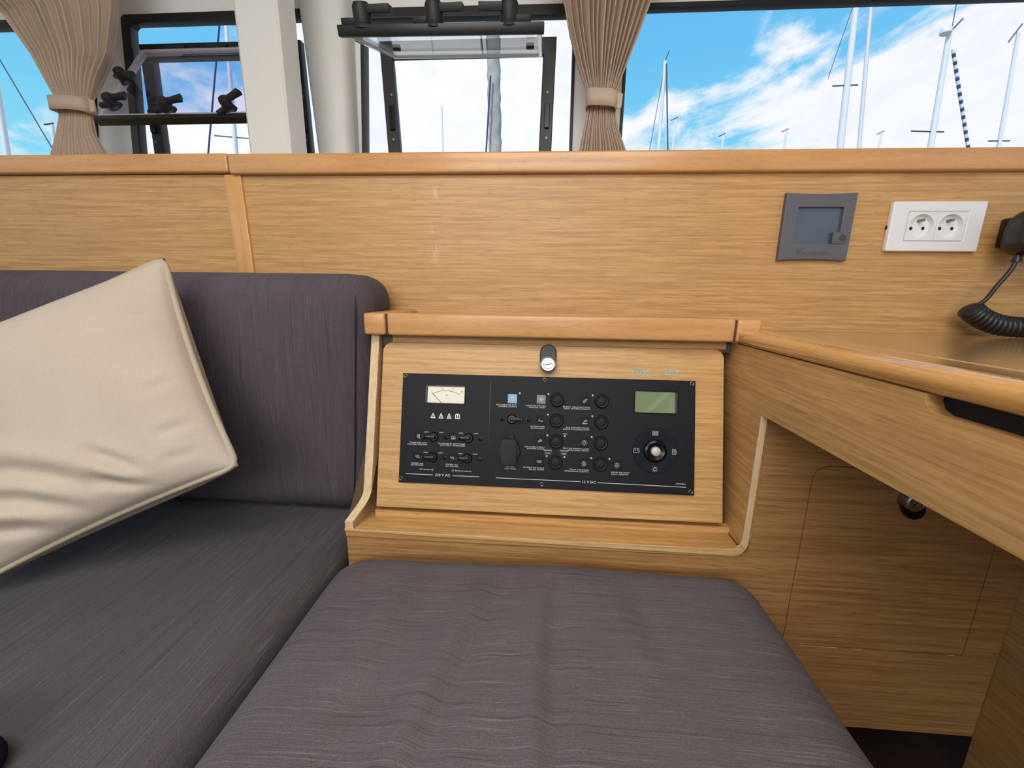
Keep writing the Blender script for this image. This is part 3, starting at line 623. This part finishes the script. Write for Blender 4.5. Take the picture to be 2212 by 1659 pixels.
def tile(x, y, icon, w=10.2, m=None, pm=None, k=1.0):
    me = tile_me.setdefault((w, m), box_me((-w*S/2, -w*S/2, 0), (w*S/2, w*S/2, .0004), .0002, 1, 'pictogram_tile'))
    o = put('pictogram_tile', me, m or TILE, ep, True); o.location = (x*S, y*S, ZT)
    strokes('pictogram', [[(p*S*k, q*S*k) for p, q in ln] for ln in ICON[icon]], .00048, .0005, pm or DIMPRINT, o)
for a in ((-185.1, 113.1, 'heater'), (-130.3, 112.8, 'charger'), (-185.4, 81.2, 'plug'), (-130.7, 81.3, 'plug')): tile(*a, w=13.0, m=TILE)
tile(-40.5, 175.9, 'bulb', 14.2, TILEB, PRINT, 1.15); tile(3.7, 176, 'frost', 13.6, TILEF)
for a in ((3.6, 143.7, 'aux'), (3.6, 112.6, 'tap'), (3.3, 81.4, 'bilge'), (70.6, 175.8, 'nav'), (70.7, 144, 'deck'), (70.8, 112.4, 'bulb1'), (70.9, 80.8, 'bulb2'), (120.1, 80.5, 'bulb3')): tile(*a, w=14.0, k=1.1)
# push buttons
bring = lathe_me([(.0070, .0030), (.0072, .0042), (.0084, .0046), (.0098, .0034), (.0108, .0010), (.0110, 0)], 36, 'push_button'); bcap = lathe_me([(0, .0042), (.0052, .0043), (.0066, .0037), (.0069, .0020)], 32, 'button_cap')
for x in (28.0, 95.4):
    for y in (175.9, 144.4, 112.7, 81.2):
        o = put('push_button', bring, BLACKM, ep, True); o.location = (x*S, y*S, ZT); put('button_cap', bcap, CAPB, o, True)
led = lathe_me([(0, .0007), (.0011, .0005), (.0015, 0)], 12, 'indicator_lamp')
for x, y in ((-29.4, 184.6), (14.7, 184.6), (14.7, 153), (14.6, 121.4), (14.5, 90), (41.4, 121.4), (41.3, 89.8), (81.8, 184.5), (81.9, 153), (81.7, 121.4), (81.8, 89.6), (108.9, 89.5)):
    o = put('indicator_lamp', led, LED, ep, True); o.location = (x*S, y*S, ZT)
for x, y in ((-161.3, 62.3), (-129.4, 62.3)):
    plate('lamp_ring', [circ(x*S, y*S, .0015, 16), circ(x*S, y*S, .0010, 16)], .0002, DIMPRINT, ep, local=True, z0=ZT)
# lettering
def lab(s, x, y, size=2.5, align='RIGHT', sx=1.75, m=None, shear=0): text('lettering', s, size*S, x*S, y*S, ZP, m or PRINT, ep, align, sx, shear)
for a, b, x, y in (('CHAUFFE EAU', 'WATER HEATER', -170.8, 101.5), ('CHARGEUR BATTERIE', 'BATTERY CHARGER', -111.6, 101.7), ('PRISES AC', 'AC PLUGS', -175.7, 69.7), ('PRISES AC', 'AC PLUGS', -121.2, 69.9),
                   ('ECLAIRAGE INT.', 'CABIN LIGHTS', -33.2, 164.7), ('GROUPE FROID', 'FRIDGE UNIT', 10.9, 164.7), ('AUXILIAIRE', 'AUXILIARY', 10.2, 133.2), ("GROUPE D'EAU", 'WATER PUMP', 10.8, 101.8), ('POMPE DE CALE', 'BILGE PUMP', 11, 70.3),
                   ('ELECT. NAVIGATION', 'NAV. INSTRUMENTS', 78.4, 164.6), ('ECLAIRAGE PONT', 'DECK FLOODLIGHT', 77.8, 133.2), ('FEU DE MOUILLAGE', 'ANCHOR LIGHT', 77.9, 101.6), ('FEUX MOTEUR', 'STEAMING LIGHTS', 78.4, 70.1)):
    lab(a, x, y+1.35); lab(b, x, y-1.35)
lab('FEUX DE NAV.', 111.9, 69.7, align='LEFT'); lab('NAV. LIGHTS', 111.9, 67.0, align='LEFT')
lab('12V DC', -40.8, 71.4, align='CENTER'); lab('15A MAX', -40.8, 68.6, align='CENTER')
for x, y in ((-173.1, 119.8), (-118.7, 119.9), (-173.1, 88.2), (-118.8, 88.4)): lab('ON', x, y, 2.4, 'CENTER'); lab('OFF', x+23.5, y+.1, 2.4, 'CENTER')
lab('ON', 41, 124.6, 2.4, 'CENTER'); lab('AC power', -173, 62.3, 2.8, 'CENTER', 1.5, shear=.2); lab('Reverse polarity', -113.4, 62.2, 2.8, 'CENTER', 1.4, shear=.2)
for x, a, b in ((16, 'BABORD', 'PORT'), (40.5, 'TRIBORD', 'STBD')):
    o = put('tape_label', box_me(((x-6)*S, .0920, ZT), ((x+6)*S, .1015, ZT+.0003), .0001, 1), BLACKM, ep, True)
    text('lettering', a, .0024, x*S, .0989, ZT+.0004, PRINT, o, sx=1.3); text('lettering', b, .0024, x*S, .0943, ZT+.0004, PRINT, o, sx=1.3)
lab('230 V AC', -145, 54.3, 5.2, 'CENTER', 1.15); lab('12 V DC', 78.9, 53.4, 5.2, 'CENTER', 1.15); lab('Scheiber', 214, 57.0, 2.9, 'CENTER', 1.5, shear=.35)
strokes('rule_line', [[(-.2028, .0544), (-.161, .0544)], [(-.129, .0544), (-.088, .0544)], [(-.0619, .0540), (.0666, .0537)], [(.0915, .0534), (.2217, .0523)]], .0007, ZP, PRINT, ep)
# twelve volt socket with rubber cap
so = put('socket_cap', lathe_me([(0, .0080), (.0140, .0078), (.0162, .0066), (.0170, .0040), (.0172, 0)], 40), CAPG, ep, True); so.location = (-.0430, .0953, ZT)
put('grip', prism_me(rrect(-.0122, -.0200, .0118, .0198, .006, 5), 'z', .0060, 0.0135, .0015), CAPG, so, True)
put('tab', box_me((.0008, .0185, .0020), (.0068, .0258, .0062), .0008), CAPG, so, True)
# green display
ld = plate('display', [rrect(.1435, .1600, .2086, .1950, .003), rrect(.1452, .1614, .2066, .1930, .0015)], .0036, GLOSSB, ep, local=True, z0=.001, bev=.0006)
put('screen', box_me((.1450, .1612, .0018), (.2040, .1932, .0033)), LCD, ld, True); put('screen_edge', box_me((.2040, .1612, .0018), (.2068, .1932, .0031)), LCDSIDE, ld, True)
# round selector
cx, cy = .1759, .1040; rg = put('selector', lathe_me([(.0150, .0006), (.0170, .0010), (.0330, .0009), (.0335, 0)], 56), TILE, ep, True); rg.location = (cx, cy, ZT)
for a in (45, 135, 225, 315):
    o = put('divider', box_me((.0172, -.00025, .0008), (.0333, .00025, .0012)), HOLE, rg, True); o.rotation_euler.z = R(a)
put('knob_ring', lathe_me([(.0060, .0034), (.0085, .0042), (.0130, .0056), (.0160, .0046), (.0172, .0020), (.0174, 0)], 48), GLOSSB, rg, True)
put('knob', lathe_me([(0, .0086), (.0045, .0082), (.0066, .0066), (.0073, .0030)], 32), SILVER, rg, True)
def ic(lines, x, y): strokes('pictogram', [[((x+p)*S, (y+q)*S) for p, q in ln] for ln in lines], .00055, .00125, DIMPRINT, rg)
sq = lambda a, b, c, d: [[(a, b), (c, b), (c, d), (a, d), (a, b)]]
ic(sq(-4, -3, 4, 3)+[[(-4, 1), (4, 1)]]+sq(-2.4, -1.8, -.6, 0)+sq(.8, -1.8, 2.6, 0)+[[(-.6, -1), (.8, -1)]], -.2, 26.7)
ic(sq(-4, -3.2, 4, 2.4)+sq(-3, 2.4, -1.4, 3.4)+sq(1.4, 2.4, 3, 3.4)+[[(-2.6, .4), (-1.2, .4)], [(1.2, .4), (2.6, .4)], [(1.9, -.3), (1.9, 1.1)]], -27.6, 0)
ic(sq(-2.4, -4, 1.8, 4)+[[(-2.4, .6), (1.8, .6)], [(-1.2, 2.2), (.6, 2.2)], [(-1.2, -1.8), (.6, -1.8)], [(1.8, 3.4), (3.4, 1.8), (3.4, -2), (1.8, -3)]], 27.6, -.2)
ic([[(p*1.05, q*1.05) for p, q in ln] for ln in ICON['bulb']], 0, -26.8)

# ================================================================== navigation desk
desk = thing('navigation_desk', 'oak navigation desk with rounded glossy beech edge over the small locker', 'desk', (.6, -.6, .12))
prof = [(.2915, .7812), (.2870, .7835), (.2845, .7880), (.2845, .7935), (.2865, .7975), (.2905, .8005), (.2960, .8018), (.3040, .8014), (.33, .7990), (.418, .7893), (.418, .7812)]
prism('edge_border', prof, 'y', -.1665, -1.15, BEECHY, desk, 0)
prism('edge_border', [(.3165, .7812), (.3165, .8003), (.33, .7990), (.418, .7893), (.418, .7812)], 'y', -.1664, -.001, BEECHY, desk)
box('inlay_line', (.4181, -1.15, .776), (.4197, -.001, .7898), PALE, desk)
box('desk_top', (.4198, -1.15, .772), (1.20, -.001, .7893), OAKDESK, desk)
ap = [(-.1665, .7808), (-.4600, .7808), (-.4605, .7750), (-.4640, .7700), (-.4710, .7672), (-.62, .7672), (-.627, .770), (-.630, .7808), (-1.15, .7808), (-1.15, .6990), (-.2425, .6990), (-.2425, .5160), (-.2400, .5085), (-.2330, .5025), (-.03, .5025), (-.03, .7808)]
prism('apron', ap, 'x', .2892, .3022, OAKY, desk, .0006)
box('slot_shade', (.3024, -.66, .740), (.42, -.44, .7800), DARKB, desk)  # dark box, shade inside the slot put into its colour
box('side_support', (.668, -1.15, .12), (.686, -.2405, .7718), OAKY, desk)
# ================================================================== locker under the desk
lk = thing('under_desk_locker', 'low oak locker front below the desk with a flush rounded door', 'locker', (.2, -.235, .206))
dr = (.369, .348, .620, .631)
plate('front_panel', [[(-.284, .206), (.667, .206), (.667, .7715), (.3025, .7715), (.3025, .4955), (-.284, .4955)], rrect(*dr, (.004, .004, .02, .02))], .015, OAKSHADE, lk, atY(-.226))
ld2 = plate('locker_door', [rrect(dr[0]+.0012, dr[1]+.0012, dr[2]-.0012, dr[3]-.0012, (.003, .003, .019, .019))], .014, OAKSHADE, lk, atY(-.2268))
box('dark_backing', (-.28, -.222, .206), (.667, -.21, .485), DARKB, lk); box('dark_backing', (.304, -.222, .4855), (.667, -.21, .70), DARKB, lk)  # dark sheets, shade of the door gap put into their colour
box('plinth', (-.28, -.16, .121), (.667, -.15, .206), DARKB, lk)  # toe-kick, its shade put into the near-black colour
strokes('chipped_edge', [[(.395, .3473), (.402, .3468), (.41, .3476), (.42, .3470), (.433, .3473), (.447, .3472)], [(.468, .3474), (.482, .3472)], [(.60, .3476), (.608, .3482)]], .0014, 0, PALE, lk).matrix_parent_inverse = wm_of(lk).inverted() @ atY(-.2414)
lk_l = Matrix.Translation((0, -.2408, 0)) @ XZ
def lock_world():
    holder = ld2
    lock(holder, lk_l, .494, .590, .010, -.020)
ld2.matrix_parent_inverse = wm_of(lk).inverted()
lock_world()

# ================================================================== wall fittings
dp = thing('battery_monitor', 'slate grey square display unit with a blank blue screen on the oak wall', 'display unit', (.4615, 0, .9655), (R(90), 0, 0))
plate('bezel', [[(-.0565, .0545), (-.03, .0530), (0, .0525), (.03, .0530), (.0565, .0545), (.0560, -.0545), (.03, -.0530), (0, -.0525), (-.03, -.0530), (-.0560, -.0545)], rrect(-.0345, -.0265, .0385, .0315, .002)], .009, GREYP, dp, local=True, bev=.0012)
put('screen', box_me((-.035, -.027, .0005), (.039, .032, .0035)), SCREEN, dp, True)
put('button', prism_me(rrect(.0270, -.0270, .0520, -.0075, (.001, .009, .009, .001), 6), 'z', .006, .0108, .0008), GREYP, dp, True)
put('button_dimple', lathe_me([(0, .0108), (.004, .0112), (.0058, .0110)], 20), DKGREYP, dp, True).location = (.0425, -.0172, 0)
text('lettering', 'MASTERVOLT', .0070, .0020, -.0428, .0091, DKGREYP, dp, sx=1.05, shear=.25)
strokes('logo_stroke', [[(-.028, -.044), (-.0255, -.037), (-.0235, -.043), (-.019, -.034)]], .0009, .0092, DKGREYP, dp)
ou = thing('double_power_outlet', 'white double French power socket plate on the oak wall', 'power outlet', (.6495, 0, .9670), (R(90), 0, 0))
plate('plate', [rrect(-.0725, -.0395, .0725, .0395, .003), rrect(-.0460, -.0228, .0460, .0228, .001)], .0095, WPLAST, ou, local=True, bev=.0020)
for s, x in ((0, -.0228), (1, .0228)):
    mo = plate('socket_module', [rrect(x-.0225, -.0225, x+.0225, .0225, .0008), circ(x, 0, .0192, 36)], .0092, WPLAST, ou, local=True, bev=.0005)
    put('well', lathe_me([(.0193, .0088), (.0180, .0010), (0, .0010)], 36), WPLAST, mo, True).location = (x, 0, 0)
    put('earth_pin', tube_me([(x-.0002, .0098, .001), (x-.0002, .0098, .012)], .0024, 12), STEEL, mo, True)
    for hx in (-.0095, .0095):
        put('contact_hole', lathe_me([(0, .0002), (.0026, .0002), (.0027, 0)], 16), HOLE, mo, True).location = (x+hx, -.002, .0010)
box('side_notch', (-.0728, -.004, 0), (-.0718, .002, .004), HOLE, ou, local=True)

hs = thing('radio_handset', 'black radio handset on the wall with a coiled cord resting on the desk', 'handset', (.77, -.05, .915))
def hdisp(q, n):
    t = (q.z-.916)/.074; k = 1-.20*max(0, t-.55)/.45-.10*max(0, .25-t)/.25
    q = q.copy(); q.x = .778+(q.x-.778)*k; return q
put('body', rbox_me((.7285, -.080, .9165), (.829, -.022, .9900), (.028, .024, .020), .0035, hdisp), RUBBER, hs)
put('top_grip', rbox_me((.745, -.0825, .979), (.815, -.040, .9918), (.008, .010, .006), .004), BLACKM, hs)
box('hanger', (.755, -.030, .935), (.80, -.0005, .980), BLACKM, hs, .003)
put('strain_relief', lathe_me([(0, .010), (.004, .010), (.0065, 0), (0, 0)], 14), RUBBER, hs).matrix_basis = Matrix.Translation((.7455, -.050, .9085))
put('straight_cord', tube_me(smooth_path([(.7455, -.050, .912), (.7405, -.050, .895), (.729, -.047, .870), (.722, -.044, .851), (.713, -.042, .840)], 6), .0032, 10), RUBBER, hs)
path = smooth_path([(.706, -.040, .833), (.712, -.040, .828), (.722, -.042, .8205), (.737, -.045, .8130), (.755, -.048, .8080), (.780, -.052, .8065), (.81, -.056, .8062), (.86, -.060, .8062)], 60)
cl = []; acc = 0
for i, p in enumerate(path):
    t = (path[min(i+1, len(path)-1)]-path[max(i-1, 0)]).normalized(); acc += (p-path[i-1]).length if i else 0
    u = Vector((0, 1, 0)).cross(t).normalized(); w = t.cross(u); a = 2*math.pi*acc/.0070; cl.append(p+(u*math.cos(a)+w*math.sin(a))*.0128)
put('cord_end', lathe_me([(0, .006), (.008, .0052), (.0145, 0), (.0145, -.003), (0, -.004)], 18), RUBBER, hs).matrix_basis = Matrix.Translation(path[0]) @ (path[0]-path[3]).to_track_quat('Z', 'Y').to_matrix().to_4x4()
put('coiled_cord', tube_me(cl, .0040, 8), RUBBER, hs)

# ================================================================== seating
def ridge(q, pts, h, w):
    """soft crease along a polyline in x,y"""
    best = 9
    for a, b in zip(pts, pts[1:]):
        ax, ay = a; bx, by = b; dx, dy = bx-ax, by-ay; t = max(0, min(1, ((q.x-ax)*dx+(q.y-ay)*dy)/(dx*dx+dy*dy)))
        ex, ey = q.x-ax-t*dx, q.y-ay-t*dy; d = math.hypot(ex, ey); s = 1 if ex > 0 else -1
        if d < abs(best): best = d*s if d else 0
    x = best/w
    return h*(math.exp(-x*x) - .9*math.exp(-(x-1.25)**2*1.3))
def wob(q, k, a, ph=0): return a*(math.sin(q.x*k+ph)*math.sin(q.y*k*.8+1.3*ph)+.5*math.sin(q.x*k*2.3+q.y*k*1.1+ph))
F1 = [tuple(p[:2]) for p in smooth_path([(-.046, -.26, 0), (-.062, -.32, 0), (-.080, -.382, 0), (-.099, -.467, 0), (-.116, -.56, 0)], 8)]; F2 = [tuple(p[:2]) for p in smooth_path([(.015, -.26, 0), (.005, -.406, 0), (.003, -.485, 0), (.003, -.58, 0)], 8)]; F3 = [(-.165, -.30), (-.180, -.45)]; F4 = [(.10, -.27), (.113, -.42)]
def mid_disp(q, n):
    q = q.copy(); up = max(0, n.z)
    bk = max(0, min(1, (-.285-q.y)/.07)); q.z += up*(.006*math.sin(math.pi*(q.x+.29)/.6)+wob(q, 23, .0009, .4)+bk*(ridge(q, F1, .0066, .017)+ridge(q, F2, .0052, .014)+ridge(q, F3, .0040, .024)+ridge(q, F4, .0026, .018)))
    e = max(0, (q.y+.33)/.08); q.z -= up*.010*min(1, e)**2*(.3+.7*min(1, max(0, (q.x+.05)/-.25)) if q.x < -.05 else .3*min(1, e)**2)
    return q
seat = thing('seat_cushion', 'grey-brown slub seat cushion in front of the console, creased down the middle', 'cushion', (0, -.8, .37))
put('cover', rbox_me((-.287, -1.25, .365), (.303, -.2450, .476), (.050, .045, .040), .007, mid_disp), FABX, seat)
put('corner_seam', tube_me(smooth_path([(.262, -.2640, .4560), (.252, -.2760, .4680), (.242, -.288, .4735)], 6), .0010, 6), BLACKM, seat)
def bench_disp(q, n):
    q = q.copy(); q.z += max(0, n.z)*wob(q, 11, .0022, 2.2); return q
bench = thing('bench_cushion', 'dark grey slub bench cushion under the cream pillow', 'cushion', (-1.1, -.7, .35))
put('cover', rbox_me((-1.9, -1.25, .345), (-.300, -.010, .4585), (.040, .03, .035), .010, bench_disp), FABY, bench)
def back_disp(q, n):
    q = q.copy(); z = (q.z-.46)/.42
    q.y -= max(0, -n.y)*(.014*math.sin(math.pi*max(0, min(1, z)))*min(1, max(0, (-.29-q.x)/.12)) + .0018*math.sin(q.x*31+q.z*9)*math.sin(q.z*17))
    if q.x > -.60: q.x += (.030*z-.030)*max(0, min(1, (q.x+.6)/.3))
    return q
back = thing('backrest_cushion', 'dark grey slub backrest cushion standing against the oak wall', 'cushion', (-1.05, -.07, .459))
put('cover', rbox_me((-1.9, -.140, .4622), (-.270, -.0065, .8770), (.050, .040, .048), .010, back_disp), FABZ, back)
sm = [back_disp(Vector((x, y, z)), Vector((0, 0, 0))) for x, y, z in [(-.2935, -.1335, .49), (-.2915, -.1345, .56), (-.2910, -.1350, .68), (-.2910, -.1345, .80), (-.2930, -.1310, .838), (-.2985, -.120, .8585)]]
put('seam', tube_me(smooth_path(sm, 6), .0012, 6), BLACKM, back)
setp(box('seat_locker', (-.26, -1.2, .1205), (.26, -.262, .3640), DARKB, None, .004), 'dark seat locker in shadow beneath the creased seat cushion', 'locker')  # near-black colour stands in for the shade under the seat
setp(box('bench_locker', (-1.9, -1.2, .1205), (-.31, -.012, .3440), OAKSHADE, None, .004), 'oak bench locker carrying the dark bench cushion', 'locker')

# cream pillow: A top corner, B lower corner near the console, Cc corner on the bench
A = Vector((-.547, -.195, .892)); B = Vector((-.405, -.285, .615)); Cc = Vector((-.712, -.378, .476))
D4 = A+(Cc-B)*1.02
pl = thing('throw_pillow', 'cream cotton pillow with piped edge leaning on the dark backrest', 'pillow', (Cc.x, Cc.y, .459))
nrm = (A-B).cross(Cc-B).normalized()
if nrm.y > 0: nrm = -nrm
N_ = 90
FOLDS = [([(-.50, -.26), (-.62, -.36), (-.78, -.48)], .006, .055), ([(-.72, -.20), (-.84, -.34), (-.94, -.50)], .007, .05), ([(-.12, .95), (-.24, .62), (-.42, .25), (-.56, .05), (-.72, -.12), (-.86, -.30)], .012, .10),
         ([(-.34, .95), (-.46, .60), (-.64, .26), (-.80, .06), (-.93, -.08)], .012, .09), ([(-.60, .95), (-.72, .62), (-.84, .36), (-.92, .22)], .008, .07), ([(-.56, -.70), (-.55, -.92)], .0035, .05), ([(-.78, -.66), (-.79, -.90)], .0035, .05), ([(.50, -.66), (.47, -.92)], .004, .07), ([(-.20, -.72), (-.16, -.93)], .0028, .05)]
def fold(u, v):
    h = 0
    for pts, d, w in FOLDS:
        best = 9; end = 1
        for k, (a, b) in enumerate(zip(pts, pts[1:])):
            dx, dy = b[0]-a[0], b[1]-a[1]; t = ((u-a[0])*dx+(v-a[1])*dy)/(dx*dx+dy*dy); tc = max(0, min(1, t))
            ex, ey = u-a[0]-tc*dx, v-a[1]-tc*dy; q = math.hypot(ex, ey)
            if q < abs(best): best = math.copysign(q, dx*ey-dy*ex); end = (k+tc)/(len(pts)-1)
        x = best/w; fade = min(1, 2.2*(1-end)+.25)*min(1, end*3+.35)
        h += d*fade*(.55*math.exp(-(x+1.25)**2*.9) - math.exp(-x*x) + .55*math.exp(-(x-1.25)**2*.9))
    return h
def pil(u, v, side):
    # u from B to A, v from B to Cc, both -1..1
    pin = .055
    us = u*(1-pin*(1-v*v)*0.9); vs = v*(1-pin*(1-u*u)*0.9)
    a, b = (us+1)/2, (vs+1)/2
    p = B.lerp(A, a).lerp(Cc.lerp(D4, a), b)
    env = max(0, (1-u**2))*max(0, (1-v**2)); h = .060*env**.46
    wr = 0
    if side > 0:
        e = min(1, env*3.5)
        wr = fold(u, v)*e + .0012*math.sin(u*7+v*3)*math.sin(v*6-u*2)*e
        return p + nrm*(h+wr)
    q = p - nrm*h
    low = env**.40*max(0, min(1, .5-u*.8))
    q.z -= .034*low; q.x += .020*env**.40*max(0, min(1, .3-v))
    q.z = max(q.z, .4622)
    q.y = min(q.y, -.156)
    return q
v = []; f = []
for side in (1, -1):
    o = len(v)
    for i in range(N_+1):
        for j in range(N_+1): v.append(pil(2*i/N_-1, 2*j/N_-1, side))
    for i in range(N_):
        for j in range(N_): a = o+i*(N_+1)+j; f.append((a, a+1, a+N_+2, a+N_+1))
bm = bmesh.new(); vv = [bm.verts.new(p) for p in v]
for q in f: bm.faces.new([vv[i] for i in q])
bmesh.ops.remove_doubles(bm, verts=bm.verts, dist=.0006)
put('cover', from_bm('cover', bm), PILLOW, pl, smooth=True)
ed = [pil(-1+2*i/30, -1, 1) for i in range(30)]+[pil(1, -1+2*i/30, 1) for i in range(30)]+[pil(1-2*i/30, 1, 1) for i in range(30)]+[pil(-1, 1-2*i/30, 1) for i in range(30)]
for _ in range(2): ed = [(ed[i-1]+ed[i]*2+ed[(i+1) % len(ed)])/4 for i in range(len(ed))]
put('piping', tube_me([p+nrm*.001 for p in ed], .0042, 8, True), PIPING, pl)

# dark cloth at the bench's front
def ndisp(q, n):
    q = q.copy(); q.z += .004*math.sin(q.x*40)*max(0, n.z)-max(0, (q.x+.46))*.25; return q
nv = put('navy_cloth', rbox_me((-.62, -.70, .4640), (-.428, -.535, .492), (.02, .02, .013), .006, ndisp), NAVY)
nv.rotation_euler = (0, 0, 0)
setp(nv, 'navy blue folded cloth lying at the edge of the dark bench cushion', 'cloth')

flush()
